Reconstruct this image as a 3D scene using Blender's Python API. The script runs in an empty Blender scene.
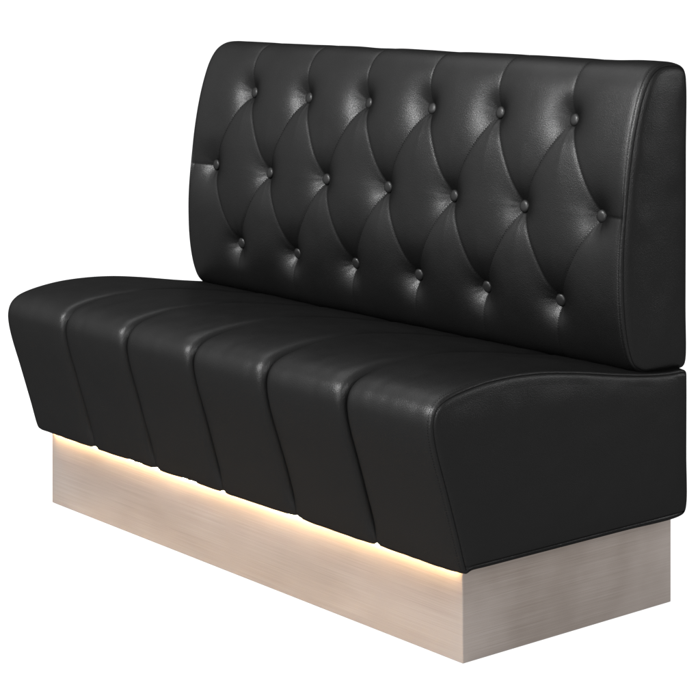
import bpy, math, random
import numpy as np
random.seed(4)
rng = np.random.default_rng(4)
scene = bpy.context.scene
col = scene.collection

# ------------------------------------------------------------------ helpers
def link_mesh(name, verts, faces, mat, parent=None, smooth=True):
    me = bpy.data.meshes.new(name)
    verts = np.asarray(verts, dtype=np.float32).reshape(-1, 3)
    faces = np.asarray(faces, dtype=np.int32)
    if faces.ndim == 2:
        nf, k = faces.shape
        me.vertices.add(len(verts)); me.vertices.foreach_set('co', verts.ravel())
        me.loops.add(nf * k); me.loops.foreach_set('vertex_index', faces.ravel())
        me.polygons.add(nf)
        me.polygons.foreach_set('loop_start', np.arange(0, nf * k, k, dtype=np.int32))
        me.polygons.foreach_set('loop_total', np.full(nf, k, dtype=np.int32))
        me.update(calc_edges=True); me.validate()
    if smooth:
        me.polygons.foreach_set('use_smooth', [True] * len(me.polygons))
    me.materials.append(mat)
    o = bpy.data.objects.new(name, me)
    col.objects.link(o)
    if parent is not None:
        o.parent = parent
    return o

def resample(pts, step):
    p = np.array(pts + [pts[0]], float)
    s = np.r_[0, np.cumsum(np.hypot(*np.diff(p, axis=0).T))]
    n = int(round(s[-1] / step))
    t = np.linspace(0, s[-1], n, endpoint=False)
    return np.c_[np.interp(t, s, p[:, 0]), np.interp(t, s, p[:, 1])]

def spline(pts, sub=14):
    """closed centripetal Catmull-Rom through the outline points"""
    p = np.array(pts, float); n = len(p); out = []
    for i in range(n):
        a, b, c, d = p[i - 1], p[i], p[(i + 1) % n], p[(i + 2) % n]
        t0 = 0; t1_ = t0 + max(np.linalg.norm(b - a), 1e-6) ** .5; t2_ = t1_ + max(np.linalg.norm(c - b), 1e-6) ** .5; t3_ = t2_ + max(np.linalg.norm(d - c), 1e-6) ** .5
        for t in np.linspace(t1_, t2_, sub, endpoint=False):
            A1 = a * (t1_ - t) / (t1_ - t0) + b * (t - t0) / (t1_ - t0)
            A2 = b * (t2_ - t) / (t2_ - t1_) + c * (t - t1_) / (t2_ - t1_)
            A3 = c * (t3_ - t) / (t3_ - t2_) + d * (t - t2_) / (t3_ - t2_)
            B1 = A1 * (t2_ - t) / (t2_ - t0) + A2 * (t - t0) / (t2_ - t0)
            B2 = A2 * (t3_ - t) / (t3_ - t1_) + A3 * (t - t1_) / (t3_ - t1_)
            out.append(B1 * (t2_ - t) / (t2_ - t1_) + B2 * (t - t1_) / (t2_ - t1_))
    return [tuple(q) for q in out]

def smooth_closed(p, it):
    for _ in range(it):
        p = p * .5 + (np.roll(p, 1, 0) + np.roll(p, -1, 0)) * .25
    return p

def normals2(p):
    """outward normals of a closed outline that runs clockwise seen from +X (front side going up)"""
    t = np.roll(p, -1, 0) - np.roll(p, 1, 0)
    t /= np.linalg.norm(t, axis=1)[:, None]
    return np.c_[-t[:, 1], t[:, 0]]

def seg_dist(X, T, a, b):
    ax, at = a; bx, bt = b
    dx, dt = bx - ax, bt - at
    u = np.clip(((X - ax) * dx + (T - at) * dt) / (dx * dx + dt * dt), 0, 1)
    return np.hypot(X - ax - u * dx, T - at - u * dt)

def value_noise(X, Y, scale, seed):
    r = np.random.default_rng(seed)
    G = r.standard_normal((64, 64))
    x = X * scale; y = Y * scale
    xi = np.floor(x).astype(int); yi = np.floor(y).astype(int)
    fx = x - xi; fy = y - yi
    fx = fx * fx * (3 - 2 * fx); fy = fy * fy * (3 - 2 * fy)
    g = lambda i, j: G[i % 64, j % 64]
    return (g(xi, yi) * (1 - fx) + g(xi + 1, yi) * fx) * (1 - fy) + (g(xi, yi + 1) * (1 - fx) + g(xi + 1, yi + 1) * fx) * fy

def sweep(P, N, xs, H):
    """grid of outline points (rows) x stations (cols), pushed H along the outline normal"""
    n, m = len(P), len(xs)
    V = np.zeros((n, m, 3))
    V[:, :, 0] = xs[None, :]
    V[:, :, 1] = P[:, 0, None] + N[:, 0, None] * H
    V[:, :, 2] = P[:, 1, None] + N[:, 1, None] * H
    i = np.arange(n)[:, None]; j = np.arange(m - 1)[None, :]
    a = i * m + j; b = i * m + j + 1; c = ((i + 1) % n) * m + j + 1; d = ((i + 1) % n) * m + j
    F = np.stack([a, d, c, b], -1).reshape(-1, 4)
    return V, F

def end_panel(name, P, Nrm, x0, sgn, bulge, width, mat, parent, hemline=None):
    """pillowed side panel closing the end of a sweep"""
    n = len(P)
    cy, cz = P.mean(0)
    rings = np.r_[1 - .15 * np.linspace(0, 1, 30) ** 1.6, np.linspace(.83, .05, 24)]
    V = []
    for r in rings:
        q = np.array([cy, cz]) + (P - [cy, cz]) * r
        # distance to the outline
        A = P; Bq = np.roll(P, -1, 0) - P
        w_ = q[:, None, :] - A[None]
        u_ = np.clip((w_ * Bq[None]).sum(-1) / ((Bq ** 2).sum(-1) + 1e-12)[None], 0, 1)
        d = np.linalg.norm(w_ - u_[..., None] * Bq[None], axis=-1).min(1)
        if r == 1: d[:] = 0
        kk = .022
        dd = np.linalg.norm(w_, axis=-1)
        phi = (np.exp(-dd / kk) * np.linalg.norm(Bq, axis=1)[None]).sum(1) / (2 * kk)
        x = bulge * .72 * (1 - np.exp(-(d / width) ** 1.15)) + bulge * 1.15 * (1 - np.clip(phi, 0, 1)) * (1 - np.exp(-d / .003))
        x += .0007 * value_noise(q[:, 0] + 3, q[:, 1], 22, 5) * np.clip(d / .02, 0, 1)
        if hemline is not None:
            low = q[:, 1] < hemline + .03
            x -= np.where(low, .0028 * np.exp(-((q[:, 1] - hemline) / .0022) ** 2), 0)
        V.append(np.c_[x0 + sgn * x, q])
    V = np.concatenate(V)
    V = np.r_[V, [[V[-n:, 0].mean(), cy, cz]]]
    F = []
    ii = np.arange(n)
    for k in range(len(rings) - 1):
        a = k * n + ii; b = k * n + (ii + 1) % n
        q = np.c_[a, b, b + n, a + n]
        F.append(q if sgn < 0 else q[:, ::-1])
    F = np.concatenate(F)
    base = (len(rings) - 1) * n
    tri = [[base + i, base + (i + 1) % n, len(V) - 1, len(V) - 1] for i in range(n)]
    me_f = F.tolist() + [([t[0], t[1], t[2]] if sgn < 0 else [t[2], t[1], t[0]]) for t in tri]
    me = bpy.data.meshes.new(name)
    me.from_pydata(V.tolist(), [], me_f)
    me.polygons.foreach_set('use_smooth', [True] * len(me.polygons))
    me.materials.append(mat)
    o = bpy.data.objects.new(name, me); col.objects.link(o); o.parent = parent
    return o

def cord(name, runs, rad, mat, parent):
    """thin continuous thread lying in a seam"""
    V = []; F = []
    for pts, nr in runs:
        b = len(V)
        for i, (p, nn) in enumerate(zip(pts, nr)):
            d = pts[min(i + 1, len(pts) - 1)] - pts[max(i - 1, 0)]; d = d / (np.linalg.norm(d) + 1e-9)
            nn = nn / np.linalg.norm(nn); w = np.cross(d, nn)
            for k in range(6):
                a = math.pi * k / 3
                V.append(p + rad * (nn * math.cos(a) + w * math.sin(a)))
        for i in range(len(pts) - 1):
            for k in range(6):
                F.append([b + i * 6 + k, b + i * 6 + (k + 1) % 6, b + (i + 1) * 6 + (k + 1) % 6, b + (i + 1) * 6 + k])
    return link_mesh(name, V, F, mat, parent)

def stitches(name, runs, mat, parent, length=.0036, gap=.0018, rad=.0008):
    """little thread stitches along polylines; runs = list of (points, normals)"""
    V = []; F = []
    for pts, nr in runs:
        pts = np.asarray(pts); nr = np.asarray(nr)
        s = np.r_[0, np.cumsum(np.linalg.norm(np.diff(pts, axis=0), axis=1))]
        if s[-1] < .01: continue
        t = .002
        while t + length < s[-1]:
            e = []
            for tt in (t, t + length * .5, t + length):
                e.append(np.array([np.interp(tt, s, pts[:, k]) for k in range(3)]))
            nn = np.array([np.interp(t + length * .5, s, nr[:, k]) for k in range(3)])
            nn /= np.linalg.norm(nn) + 1e-9
            d = e[2] - e[0]; d /= np.linalg.norm(d) + 1e-9
            w = np.cross(d, nn)
            b = len(V)
            for q, rr, h in ((e[0], .35, -.0004), (e[1], 1, .0002), (e[2], .35, -.0004)):
                for k in range(5):
                    a = 2 * math.pi * k / 5
                    V.append(q + nn * (h + rad * rr * math.cos(a)) + w * rad * rr * math.sin(a))
            for r in range(2):
                for k in range(5):
                    F.append([b + r * 5 + k, b + r * 5 + (k + 1) % 5, b + (r + 1) * 5 + (k + 1) % 5, b + (r + 1) * 5 + k])
            t += length + gap
    return link_mesh(name, V, F, mat, parent)

# ------------------------------------------------------------------ materials
def newmat(name):
    m = bpy.data.materials.new(name); m.use_nodes = True
    nt = m.node_tree
    return m, nt, nt.nodes, nt.links, nt.nodes['Principled BSDF']

def leather(name, base=.0016, rough=.325, spec=.0090, grain=.52):
    m, nt, N, Lk, B = newmat(name)
    tc = N.new('ShaderNodeTexCoord')
    vo = N.new('ShaderNodeTexVoronoi'); vo.inputs['Scale'].default_value = 560
    no = N.new('ShaderNodeTexNoise'); no.inputs['Scale'].default_value = 540; no.inputs['Detail'].default_value = 2
    no2 = N.new('ShaderNodeTexNoise'); no2.inputs['Scale'].default_value = 28; no2.inputs['Detail'].default_value = 5
    for t in (vo, no, no2): Lk.new(tc.outputs['Object'], t.inputs['Vector'])
    mx = N.new('ShaderNodeMix'); mx.data_type = 'FLOAT'; mx.inputs[0].default_value = .55
    Lk.new(vo.outputs['Distance'], mx.inputs[2]); Lk.new(no.outputs['Fac'], mx.inputs[3])
    b1 = N.new('ShaderNodeBump'); b1.inputs['Strength'].default_value = grain; b1.inputs['Distance'].default_value = .001
    Lk.new(mx.outputs[0], b1.inputs['Height'])
    b2 = N.new('ShaderNodeBump'); b2.inputs['Strength'].default_value = .05; b2.inputs['Distance'].default_value = .004
    Lk.new(no2.outputs['Fac'], b2.inputs['Height']); Lk.new(b1.outputs[0], b2.inputs['Normal'])
    # waxed hide: a dark body and an even soft sheen on top
    N.remove(B)
    D_ = N.new('ShaderNodeBsdfDiffuse'); G_ = N.new('ShaderNodeBsdfGlossy'); A_ = N.new('ShaderNodeAddShader')
    D_.inputs['Color'].default_value = (base, base, base, 1)
    G_.inputs['Color'].default_value = (spec, spec, spec, 1)
    Lk.new(b2.outputs[0], D_.inputs['Normal']); Lk.new(b2.outputs[0], G_.inputs['Normal'])
    mr = N.new('ShaderNodeMapRange'); mr.inputs['To Min'].default_value = rough - .05; mr.inputs['To Max'].default_value = rough + .07
    Lk.new(no2.outputs['Fac'], mr.inputs['Value']); Lk.new(mr.outputs[0], G_.inputs['Roughness'])
    Lk.new(D_.outputs[0], A_.inputs[0]); Lk.new(G_.outputs[0], A_.inputs[1])
    Lk.new(A_.outputs[0], N['Material Output'].inputs['Surface'])
    return m

M_leather = leather('black_leather')
M_button = leather('button_leather', base=.004, rough=.34, spec=.0085, grain=.2)
m, nt, N, Lk, B = newmat('black_thread'); M_thread = m
B.inputs['Base Color'].default_value = (.0015, .0015, .0015, 1); B.inputs['Roughness'].default_value = .8
B.inputs['Specular IOR Level'].default_value = .03
wv = N.new('ShaderNodeTexNoise'); wv.inputs['Scale'].default_value = 900
bp = N.new('ShaderNodeBump'); bp.inputs['Strength'].default_value = .3; bp.inputs['Distance'].default_value = .0004
Lk.new(wv.outputs['Fac'], bp.inputs['Height']); Lk.new(bp.outputs[0], B.inputs['Normal'])

# brushed steel: fine horizontal streaks; broad colour patches stand in for soft reflections
m, nt, N, Lk, B = newmat('brushed_steel'); M_steel = m
tc = N.new('ShaderNodeTexCoord')
mp = N.new('ShaderNodeMapping'); mp.inputs['Scale'].default_value = (4, 4, 700)
n1 = N.new('ShaderNodeTexNoise'); n1.inputs['Scale'].default_value = 1; n1.inputs['Detail'].default_value = 5; n1.inputs['Roughness'].default_value = .65
mp2 = N.new('ShaderNodeMapping'); mp2.inputs['Scale'].default_value = (2.0, 5.0, 5.0)
n2 = N.new('ShaderNodeTexNoise'); n2.inputs['Scale'].default_value = 1; n2.inputs['Detail'].default_value = 3
Lk.new(tc.outputs['Object'], mp.inputs['Vector']); Lk.new(mp.outputs[0], n1.inputs['Vector'])
Lk.new(tc.outputs['Object'], mp2.inputs['Vector']); Lk.new(mp2.outputs[0], n2.inputs['Vector'])
add = N.new('ShaderNodeMix'); add.data_type = 'FLOAT'; add.inputs[0].default_value = .6
Lk.new(n1.outputs['Fac'], add.inputs[2]); Lk.new(n2.outputs['Fac'], add.inputs[3])
cr = N.new('ShaderNodeValToRGB')
cr.color_ramp.elements[0].position = .36; cr.color_ramp.elements[0].color = (.125, .103, .089, 1)
cr.color_ramp.elements[1].position = .64; cr.color_ramp.elements[1].color = (.200, .176, .161, 1)
Lk.new(add.outputs[0], cr.inputs[0]); Lk.new(cr.outputs[0], B.inputs['Base Color'])
B.inputs['Metallic'].default_value = .74
mr = N.new('ShaderNodeMapRange'); mr.inputs['To Min'].default_value = .30; mr.inputs['To Max'].default_value = .40
Lk.new(n1.outputs['Fac'], mr.inputs['Value']); Lk.new(mr.outputs[0], B.inputs['Roughness'])
B.inputs['Anisotropic'].default_value = .78
tg = N.new('ShaderNodeTangent'); tg.direction_type = 'RADIAL'; tg.axis = 'Z'
Lk.new(tg.outputs[0], B.inputs['Tangent'])
bp = N.new('ShaderNodeBump'); bp.inputs['Strength'].default_value = .10; bp.inputs['Distance'].default_value = .001
Lk.new(n1.outputs['Fac'], bp.inputs['Height']); Lk.new(bp.outputs[0], B.inputs['Normal'])

m, nt, N, Lk, B = newmat('warm_led'); M_led = m
B.inputs['Base Color'].default_value = (.8, .75, .65, 1)
ns = N.new('ShaderNodeTexNoise'); ns.inputs['Scale'].default_value = 30
mr = N.new('ShaderNodeMapRange'); mr.inputs['To Min'].default_value = 480; mr.inputs['To Max'].default_value = 560
Lk.new(ns.outputs['Fac'], mr.inputs['Value']); Lk.new(mr.outputs[0], B.inputs['Emission Strength'])
B.inputs['Emission Color'].default_value = (1, .65, .31, 1)

m, nt, N, Lk, B = newmat('glowing_floor'); M_floor = m
ns = N.new('ShaderNodeTexNoise'); ns.inputs['Scale'].default_value = 3
cr = N.new('ShaderNodeValToRGB')
cr.color_ramp.elements[0].color = (.10, .10, .10, 1); cr.color_ramp.elements[1].color = (.12, .12, .12, 1)
Lk.new(ns.outputs['Fac'], cr.inputs[0]); Lk.new(cr.outputs[0], B.inputs['Base Color'])
B.inputs['Roughness'].default_value = .9; B.inputs['Specular IOR Level'].default_value = 0
B.inputs['Emission Color'].default_value = (1, 1, 1, 1); B.inputs['Emission Strength'].default_value = .93  # dark grey base; the white is an added glow of the floor itself

# ------------------------------------------------------------------ floor
nf = 24
fv = [(x, y, 0) for y in np.linspace(-40, 140, nf) for x in np.linspace(-160, 40, nf)]
ff = [[j * nf + i, j * nf + i + 1, (j + 1) * nf + i + 1, (j + 1) * nf + i] for j in range(nf - 1) for i in range(nf - 1)]
floor = link_mesh('floor', fv, ff, M_floor, smooth=False)
floor['kind'] = 'structure'

# ------------------------------------------------------------------ the bench
bench = bpy.data.objects.new('upholstered_bench', None)
col.objects.link(bench)
bench['label'] = 'black leather banquette bench with button tufted back and channelled seat on a lit steel plinth'
bench['category'] = 'bench'

# ---- seat: outline (y, z), front side going up
HW = .75
seat_pts = [(.10, .1775), (.03, .1775), (.000, .1778), (-.0075, .1770), (-.012, .1738), (-.0195, .1732), (-.0245, .180), (-.0441, .2429), (-.0734, .3345), (-.0965, .405), (-.1045, .440), (-.1055, .462),
            (-.0985, .4835), (-.082, .4985), (-.054, .5090), (.0152, .5212), (.086, .5250), (.169, .5220), (.276, .5085), (.387, .4905), (.47, .4790),
            (.53, .4740), (.579, .4722), (.5862, .4665), (.5867, .455), (.5865, .30), (.5865, .20), (.580, .183), (.562, .1775), (.40, .1775)]
ST = .0026
P = smooth_closed(resample(spline(seat_pts), ST), 7)
Nn = normals2(P)
n = len(P)
# channel amplitude along the outline (strong on the front, fading over the top)
yy, zz = P[:, 0], P[:, 1]
sm = lambda a, b, x: np.clip((x - a) / (b - a), 0, 1) ** 2 * (3 - 2 * np.clip((x - a) / (b - a), 0, 1))
front = np.where((zz > .17) & (yy < -.008) & (zz < .46), .20 + .80 * sm(.176, .235, zz), 0.)
topf = np.where((zz > .40) & (yy < .56), 1 - .68 * sm(-.10, .11, yy) - .27 * sm(.12, .54, yy), 0)
amp = np.maximum(front, topf)
under = np.zeros(n)
amp = np.maximum(amp, under)
amp = smooth_closed(amp[:, None].repeat(2, 1), 5)[:, 0]
xs = []
for k in range(6):
    a = -HW + k * .25
    u = np.linspace(0, 1, 53)
    w = u - .9 * np.sin(2 * np.pi * u) / (2 * np.pi)
    xs += list(a + .25 * w[:-1])
xs = np.array(xs + [HW])
q = np.abs(((xs + HW) % .25) / .25 * 2 - 1)
q[0] = q[-1] = 1
inner = (np.abs(xs) < HW - .13)
q2 = np.where(inner, q, np.where((HW - np.abs(xs)) < .125, 0, q))    # the end channels roll only towards inner seams
ch = .0155 * (1 - q2 ** 13) + .0028 * (1 - q2 ** 2.2) - .0183 + .0040
ch = np.where((HW - np.abs(xs)) < .125, .0040 * (1 - np.clip((np.abs(xs) - HW + .125) / .125, 0, 1) ** 3), ch)
seam = -.0160 * np.exp(-np.where(HW - np.abs(xs) < .1, 1, np.abs(((xs + HW + .125) % .25) - .125)) / .0042)
d = HW - np.abs(xs)
endroll = -.0040 * np.clip(1 - d / .0038, 0, 1) ** 1.8 - .0022 * np.clip(1 - d / .022, 0, 1) ** 2 - .0005 * np.exp(-((d - .0085) / .0013) ** 2)
X2, Y2 = np.meshgrid(xs, np.arange(n) * ST)
H = amp[:, None] * (ch[None, :]) + .009 * amp[:, None] + np.maximum(amp * .9, .26 * ((zz > .46) & (yy < .53)))[:, None] * seam[None, :] + endroll[None, :]
H += (.0010 * value_noise(X2 + 5, Y2, 9, 11) + .00035 * value_noise(X2 * 1.6 + 9, Y2 * .7, 30, 12)) * np.clip(d / .05, 0, 1)[None, :]
H -= .009 * amp[:, None]
V, F = sweep(P, Nn, xs, H)
seat = link_mesh('seat_cushion', V, F, M_leather, bench)
seatV = V
for sgn in (-1, 1):
    e = V[:, 0 if sgn < 0 else -1, 1:]
    end_panel('side_panel', e, Nn, sgn * HW, sgn, .0060, .0034, M_leather, seat, hemline=.188)
# topstitching along the side seams and seat seams
runs = []
sel = np.where((zz > .18) & (yy < .50) & ((yy < .1) | (zz > .40)))[0]
sel = np.sort(sel)
brk = np.where(np.diff(sel) > 1)[0]
segs = np.split(sel, brk + 1)
for s in segs:
    if len(s) < 8: continue
    for xq in (-HW + .0085, HW - .0085):
        j = np.argmin(abs(xs - xq))
        runs.append((V[s, j], np.c_[np.zeros(len(s)), Nn[s]]))
    for k in range(1, 6):
        j = np.argmin(abs(xs - (-HW + k * .25)))
        s2 = s[(zz[s] > .47)]
        if len(s2) > 8:
            for off in (1,):
                runs.append((V[s2, j + off], np.c_[np.zeros(len(s2)), Nn[s2]]))
stitches('stitching', runs, M_thread, seat)

def edge_runs(V, N2, sel):
    out = []
    for c, sg in ((0, -1), (-1, 1)):
        out.append((V[sel, c], np.c_[np.full(len(sel), sg * .8), N2[sel] * .6]))
    return out
ses = np.sort(np.where((zz > .18) & (yy < .584) & ((yy < .1) | (zz > .40)))[0])
ses = np.concatenate(np.split(ses, np.where(np.diff(ses) > 1)[0] + 1)[:1])
for r_ in edge_runs(V, Nn, ses):
    cord('seam', [r_], .0009, M_thread, seat)

# ---- backrest
BW = .738
back_pts = [(.50, .470), (.464, .472), (.4365, .490), (.4215, .520), (.4112, .560), (.4052, .605), (.4030, .65), (.4030, .70), (.4065, .755), (.413, .81),
            (.421, .868), (.434, .935), (.451, .995), (.470, 1.041), (.492, 1.070), (.516, 1.0835), (.545, 1.087), (.572, 1.085), (.593, 1.074),
            (.5995, 1.052), (.5995, .90), (.5985, .60), (.5975, .482), (.591, .4715), (.56, .470)]
P = smooth_closed(resample(spline(back_pts), .0026), 16)
Nn = normals2(P)
n = len(P)
yy, zz = P[:, 0], P[:, 1]
T = np.arange(n) * np.linalg.norm(P[1] - P[0])
T = np.r_[0, np.cumsum(np.linalg.norm(np.diff(P, axis=0), axis=1))]
fr = np.where(yy < .52)[0]
def t_at(z):
    c = fr[(yy[fr] < .50)]
    return T[c[np.argmin(abs(zz[c] - z))]]
t1, t2, t3 = t_at(.972), t_at(.783), t_at(.594)
ttop = T[np.argmax(zz)] + .05
tbot = T[fr[0]] if fr[0] > 0 else 0
SP = .2183
rows = [(t1, [(k + .5 - 3) * SP for k in range(6)]), (t2, [(k - 3) * SP for k in range(7)]), (t3, [(k + .5 - 3) * SP for k in range(6)])]
buttons = [(x + rng.uniform(-.0012, .0012), t + rng.uniform(-.0014, .0014)) for t, xx in rows for x in xx]
bdepth = rng.uniform(.93, 1.07, len(buttons))
creases = []
for x in rows[0][1]:
    creases += [((x, t1), (x - SP / 2, t2)), ((x, t1), (x + SP / 2, t2)), ((x, t1), (x, ttop))]
for x in rows[2][1]:
    creases += [((x, t3), (x - SP / 2, t2)), ((x, t3), (x + SP / 2, t2)), ((x, t3), (x, 0.0))]
for sgn in (-1, 1):
    creases.append(((sgn * 3 * SP, t2), (sgn * (BW + .05), t2)))
xs = np.linspace(-BW, BW, 590)
fe = np.arange(0, .014, .0006)
xs = np.unique(np.round(np.r_[-BW + fe, xs[(xs > -BW + .014) & (xs < BW - .014)], BW - fe], 6))
X2, T2 = np.meshgrid(xs, T)
rb = np.full(X2.shape, 9.)
for bx, bt in buttons:
    ex = (X2 - bx); et = (T2 - bt)
    rb = np.minimum(rb, np.sqrt((ex * 1.0) ** 2 + (et * .92) ** 2))
dc = np.full(X2.shape, 9.); dv = np.full(X2.shape, 9.)
for a, b in creases:
    if a[0] == b[0]: dv = np.minimum(dv, seg_dist(X2, T2, a, b))
    else: dc = np.minimum(dc, seg_dist(X2, T2, a, b))
dend = BW - np.abs(X2)
H = np.zeros(X2.shape)
for (bx, bt), bd in zip(buttons, bdepth):
    r_ = np.sqrt((X2 - bx) ** 2 + ((T2 - bt) * .92) ** 2 + .007 ** 2) - .002
    H -= .0365 * bd * np.exp(-r_ / .033)
cam = (.0016 + .006 * np.exp(-rb / .05)) * (1 - .8 * np.exp(-(rb / .032) ** 2))
H += cam * (1 - np.exp(-dc / .020)) - .0014 * np.exp(-dc / .0030) - .0010 * np.exp(-dv / .0030) - .0018 * np.exp(-dv / .018) + .002 * (1 - np.exp(-(dc / .05) ** 2))
H -= .002
# fine radiating puckers round each button
for bx, bt in buttons:
    ex = X2 - bx; et = T2 - bt
    r = np.hypot(ex, et); th = np.arctan2(et, ex)
    ph = rng.uniform(0, 6.28)
    H += .0003 * np.sin(11 * th + ph) * np.exp(-((r - .022) / .012) ** 2) * (.6 + .4 * np.sin(3 * th + ph * 2))
mask = np.where(T2 < ttop, 1 - sm(ttop - .10, ttop + .0, T2) * .85, .15) * np.where(T2 > ttop + .01, 0, 1)
mask *= sm(0.0, .07, T2) * .9 + .1
mm = smooth_closed(mask, 8)
H = H * mm
H *= sm(.0, .014, dend)
H += -.0038 * np.clip(1 - dend / .0038, 0, 1) ** 1.8 - .003 * np.clip(1 - dend / .024, 0, 1) ** 2 - .0005 * np.exp(-((dend - .008) / .0014) ** 2)
H += .0007 * value_noise(X2 + 5, T2, 12, 21) * np.clip(dend / .05, 0, 1)
V, F = sweep(P, Nn, xs, H)
back = link_mesh('backrest', V, F, M_leather, bench)
for sgn in (-1, 1):
    e = V[:, 0 if sgn < 0 else -1, 1:]
    end_panel('side_panel', e, Nn, sgn * BW, sgn, .0085, .0055, M_leather, back)

def at(x, t, lift=0):
    i = int(np.clip(np.searchsorted(T, t), 0, n - 1)); j = int(np.argmin(abs(xs - x)))
    nn = np.array([0, Nn[i, 0], Nn[i, 1]])
    return V[i, j] + nn * lift, nn
runs = []
for a, b in creases:
    L_ = math.hypot(b[0] - a[0], b[1] - a[1]); k = max(4, int(L_ / .0025))
    pts = []; nr = []
    for s in np.linspace(.016 / L_, 1 - (.016 / L_ if b[1] in (t2,) and abs(b[0]) < BW else 0), k):
        x = a[0] + (b[0] - a[0]) * s; t = a[1] + (b[1] - a[1]) * s
        if abs(x) > BW - .004 or t > ttop - .03 or t < .02: continue
        p, nn = at(x, t, .0002); pts.append(p); nr.append(nn)
    if len(pts) > 3:
        pts = np.array(pts)
        for _ in range(4): pts[1:-1] = pts[1:-1] * .5 + (pts[2:] + pts[:-2]) * .25
        runs.append((pts, nr))
sel = np.where((T > .03) & (T < ttop))[0]
for xq in (-BW + .008, BW - .008):
    j = np.argmin(abs(xs - xq))
    runs.append((V[sel, j], np.c_[np.zeros(len(sel)), Nn[sel]]))
stitches('stitching', runs, M_thread, back)

for r_ in edge_runs(V, Nn, np.where((T > .03) & (T < ttop + .02))[0]):
    cord('seam', [r_], .0009, M_thread, back)

# buttons: covered dome with a rolled rim
BS = 1.2
def button_mesh():
    prof = [(0, .0044), (.0030, .0043), (.0058, .0040), (.0082, .0033), (.0100, .0019), (.0110, .0002), (.0112, -.0020), (.0106, -.0042), (.0090, -.0058), (.0040, -.0120), (0, -.0125)]
    seg = 40
    vs = []; fs = []
    for r, h in prof[1:-1]:
        for k in range(seg):
            a = 2 * math.pi * k / seg
            vs.append((r * BS * math.cos(a), r * BS * math.sin(a), h))
    for r in range(len(prof) - 3):
        for k in range(seg):
            fs.append([r * seg + k, (r + 1) * seg + k, (r + 1) * seg + (k + 1) % seg, r * seg + (k + 1) % seg])
    vs.append((0, 0, prof[0][1])); vs.append((0, 0, prof[-1][1]))
    c0, c1 = len(vs) - 2, len(vs) - 1; lb = (len(prof) - 3) * seg
    for k in range(seg):
        fs.append([c0, k, (k + 1) % seg]); fs.append([c1, lb + (k + 1) % seg, lb + k])
    me = bpy.data.meshes.new('button')
    me.from_pydata(vs, [], fs)
    me.polygons.foreach_set('use_smooth', [True] * len(me.polygons))
    me.materials.append(M_button)
    return me
bme = button_mesh()
from mathutils import Vector
for bx, bt in buttons:
    p, nn = at(bx, bt, .0085)
    o = bpy.data.objects.new('button', bme); col.objects.link(o); o.parent = back
    o.location = p
    nv = Vector((random.uniform(-.10, .10), nn[1], nn[2] + random.uniform(-.08, .08)))
    o.rotation_mode = 'QUATERNION'
    o.rotation_quaternion = nv.to_track_quat('Z', 'Y')

# ---- plinth: box with small bevels and a thin lower return
import bmesh
def box_bm(bm, x0, x1, y0, y1, z0, z1, bev):
    r = bmesh.ops.create_cube(bm, size=1)
    for v in r['verts']:
        v.co = Vector(((x0 + x1) / 2 + v.co.x * (x1 - x0), (y0 + y1) / 2 + v.co.y * (y1 - y0), (z0 + z1) / 2 + v.co.z * (z1 - z0)))
    if bev:
        es = list({e for v in r['verts'] for e in v.link_edges})
        bmesh.ops.bevel(bm, geom=es, offset=bev, segments=3, affect='EDGES', profile=.6)
def bm_obj(name, bm, mat, parent):
    me = bpy.data.meshes.new(name); bm.to_mesh(me); bm.free(); me.materials.append(mat)
    o = bpy.data.objects.new(name, me); col.objects.link(o); o.parent = parent
    return o
INS = .0295
bm = bmesh.new(); box_bm(bm, -HW + INS, HW - INS, 0, .5688, .0012, .1840, .0026)
plinth = bm_obj('plinth', bm, M_steel, bench)
bm = bmesh.new(); box_bm(bm, -HW + INS + .012, HW - INS - .010, -.0092, -.0034, .1700, .1760, .0012)
led = bm_obj('light_strip', bm, M_led, bench)
led['label'] = 'warm glowing light strip tucked under the front edge of the seat'

# ------------------------------------------------------------------ light
def area(name, loc, target, sx, sy, power, color=(1, 1, 1), spread=180):
    ld = bpy.data.lights.new(name, 'AREA'); ld.shape = 'RECTANGLE'; ld.size = sx; ld.size_y = sy
    ld.energy = power; ld.color = color; ld.spread = math.radians(spread)
    o = bpy.data.objects.new(name, ld); col.objects.link(o)
    o.location = loc
    o.rotation_mode = 'QUATERNION'
    o.rotation_quaternion = (Vector(target) - Vector(loc)).to_track_quat('-Z', 'Y')
    return o
area('softbox_key', (-.6, -3.5, 3.45), (0, .3, .7), 1.1, 1.1, 780)
area('softbox_rear', (3.9, 3.6, 2.1), (.7, .4, .4), 1.4, 1.6, 150)
area('softbox_right', (4.4, -2.0, 3.1), (.6, .3, .6), .9, .9, 190)
area('softbox_strip', (1.7, -5.2, 1.7), (0, .3, .6), .8, 2.6, 250)
area('softbox_top', (-1.5, .2, 3.6), (-.2, .4, .6), 2.2, 1.2, 80)

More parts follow.
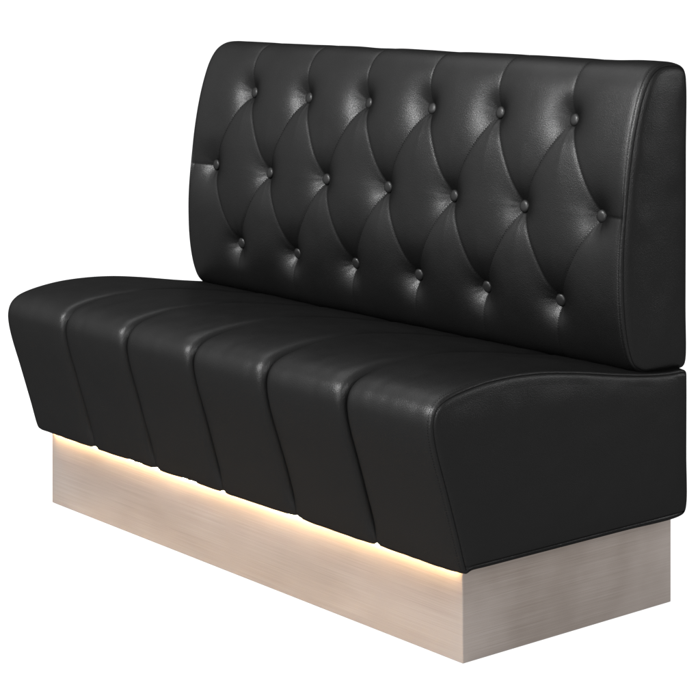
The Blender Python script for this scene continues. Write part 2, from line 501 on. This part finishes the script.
w = bpy.data.worlds.new('World'); scene.world = w; w.use_nodes = True
nt = w.node_tree; N = nt.nodes; Lk = nt.links
bg = N['Background']
tc = N.new('ShaderNodeTexCoord'); sp = N.new('ShaderNodeSeparateXYZ')
Lk.new(tc.outputs['Generated'], sp.inputs[0])
cr = N.new('ShaderNodeValToRGB')
cr.color_ramp.elements[0].position = 0.0; cr.color_ramp.elements[0].color = (.27, .27, .27, 1)
e_ = cr.color_ramp.elements.new(.4); e_.color = (.32, .32, .32, 1)
cr.color_ramp.elements[1].position = .78; cr.color_ramp.elements[1].color = (1, 1, 1, 1)
mc = N.new('ShaderNodeMath'); mc.operation = 'MULTIPLY_ADD'; mc.inputs[1].default_value = -.22; mc.inputs[2].default_value = .05
Lk.new(sp.outputs['X'], mc.inputs[0])
ma = N.new('ShaderNodeMath'); ma.operation = 'MULTIPLY_ADD'; ma.inputs[1].default_value = -.8
Lk.new(mc.outputs[0], ma.inputs[2])
Lk.new(sp.outputs['Y'], ma.inputs[0])
mb = N.new('ShaderNodeMath'); mb.operation = 'MULTIPLY_ADD'; mb.inputs[1].default_value = .5
Lk.new(sp.outputs['Z'], mb.inputs[0]); Lk.new(ma.outputs[0], mb.inputs[2]); Lk.new(mb.outputs[0], cr.inputs[0]); Lk.new(cr.outputs[0], bg.inputs['Color'])
bg.inputs['Strength'].default_value = 3.5

# ------------------------------------------------------------------ camera
cd = bpy.data.cameras.new('camera'); cam_o = bpy.data.objects.new('camera', cd); col.objects.link(cam_o)
cam_o.location = (3.44189563, -2.51128570, 1.28183082)
cam_o.rotation_euler = (math.radians(90), 0, .881378391)
cd.sensor_width = 36; cd.lens = 36 * 2018.84 / 700
cd.shift_x = 0; cd.shift_y = -(350 + 35.196) / 700
cd.clip_start = .05; cd.clip_end = 300
scene.camera = cam_o
scene.view_settings.view_transform = 'Standard'; scene.view_settings.look = 'None'
scene.view_settings.exposure = 0; scene.view_settings.gamma = 1
scene.cycles.use_denoising = True
scene.cycles.max_bounces = 6; scene.cycles.diffuse_bounces = 3; scene.cycles.glossy_bounces = 3
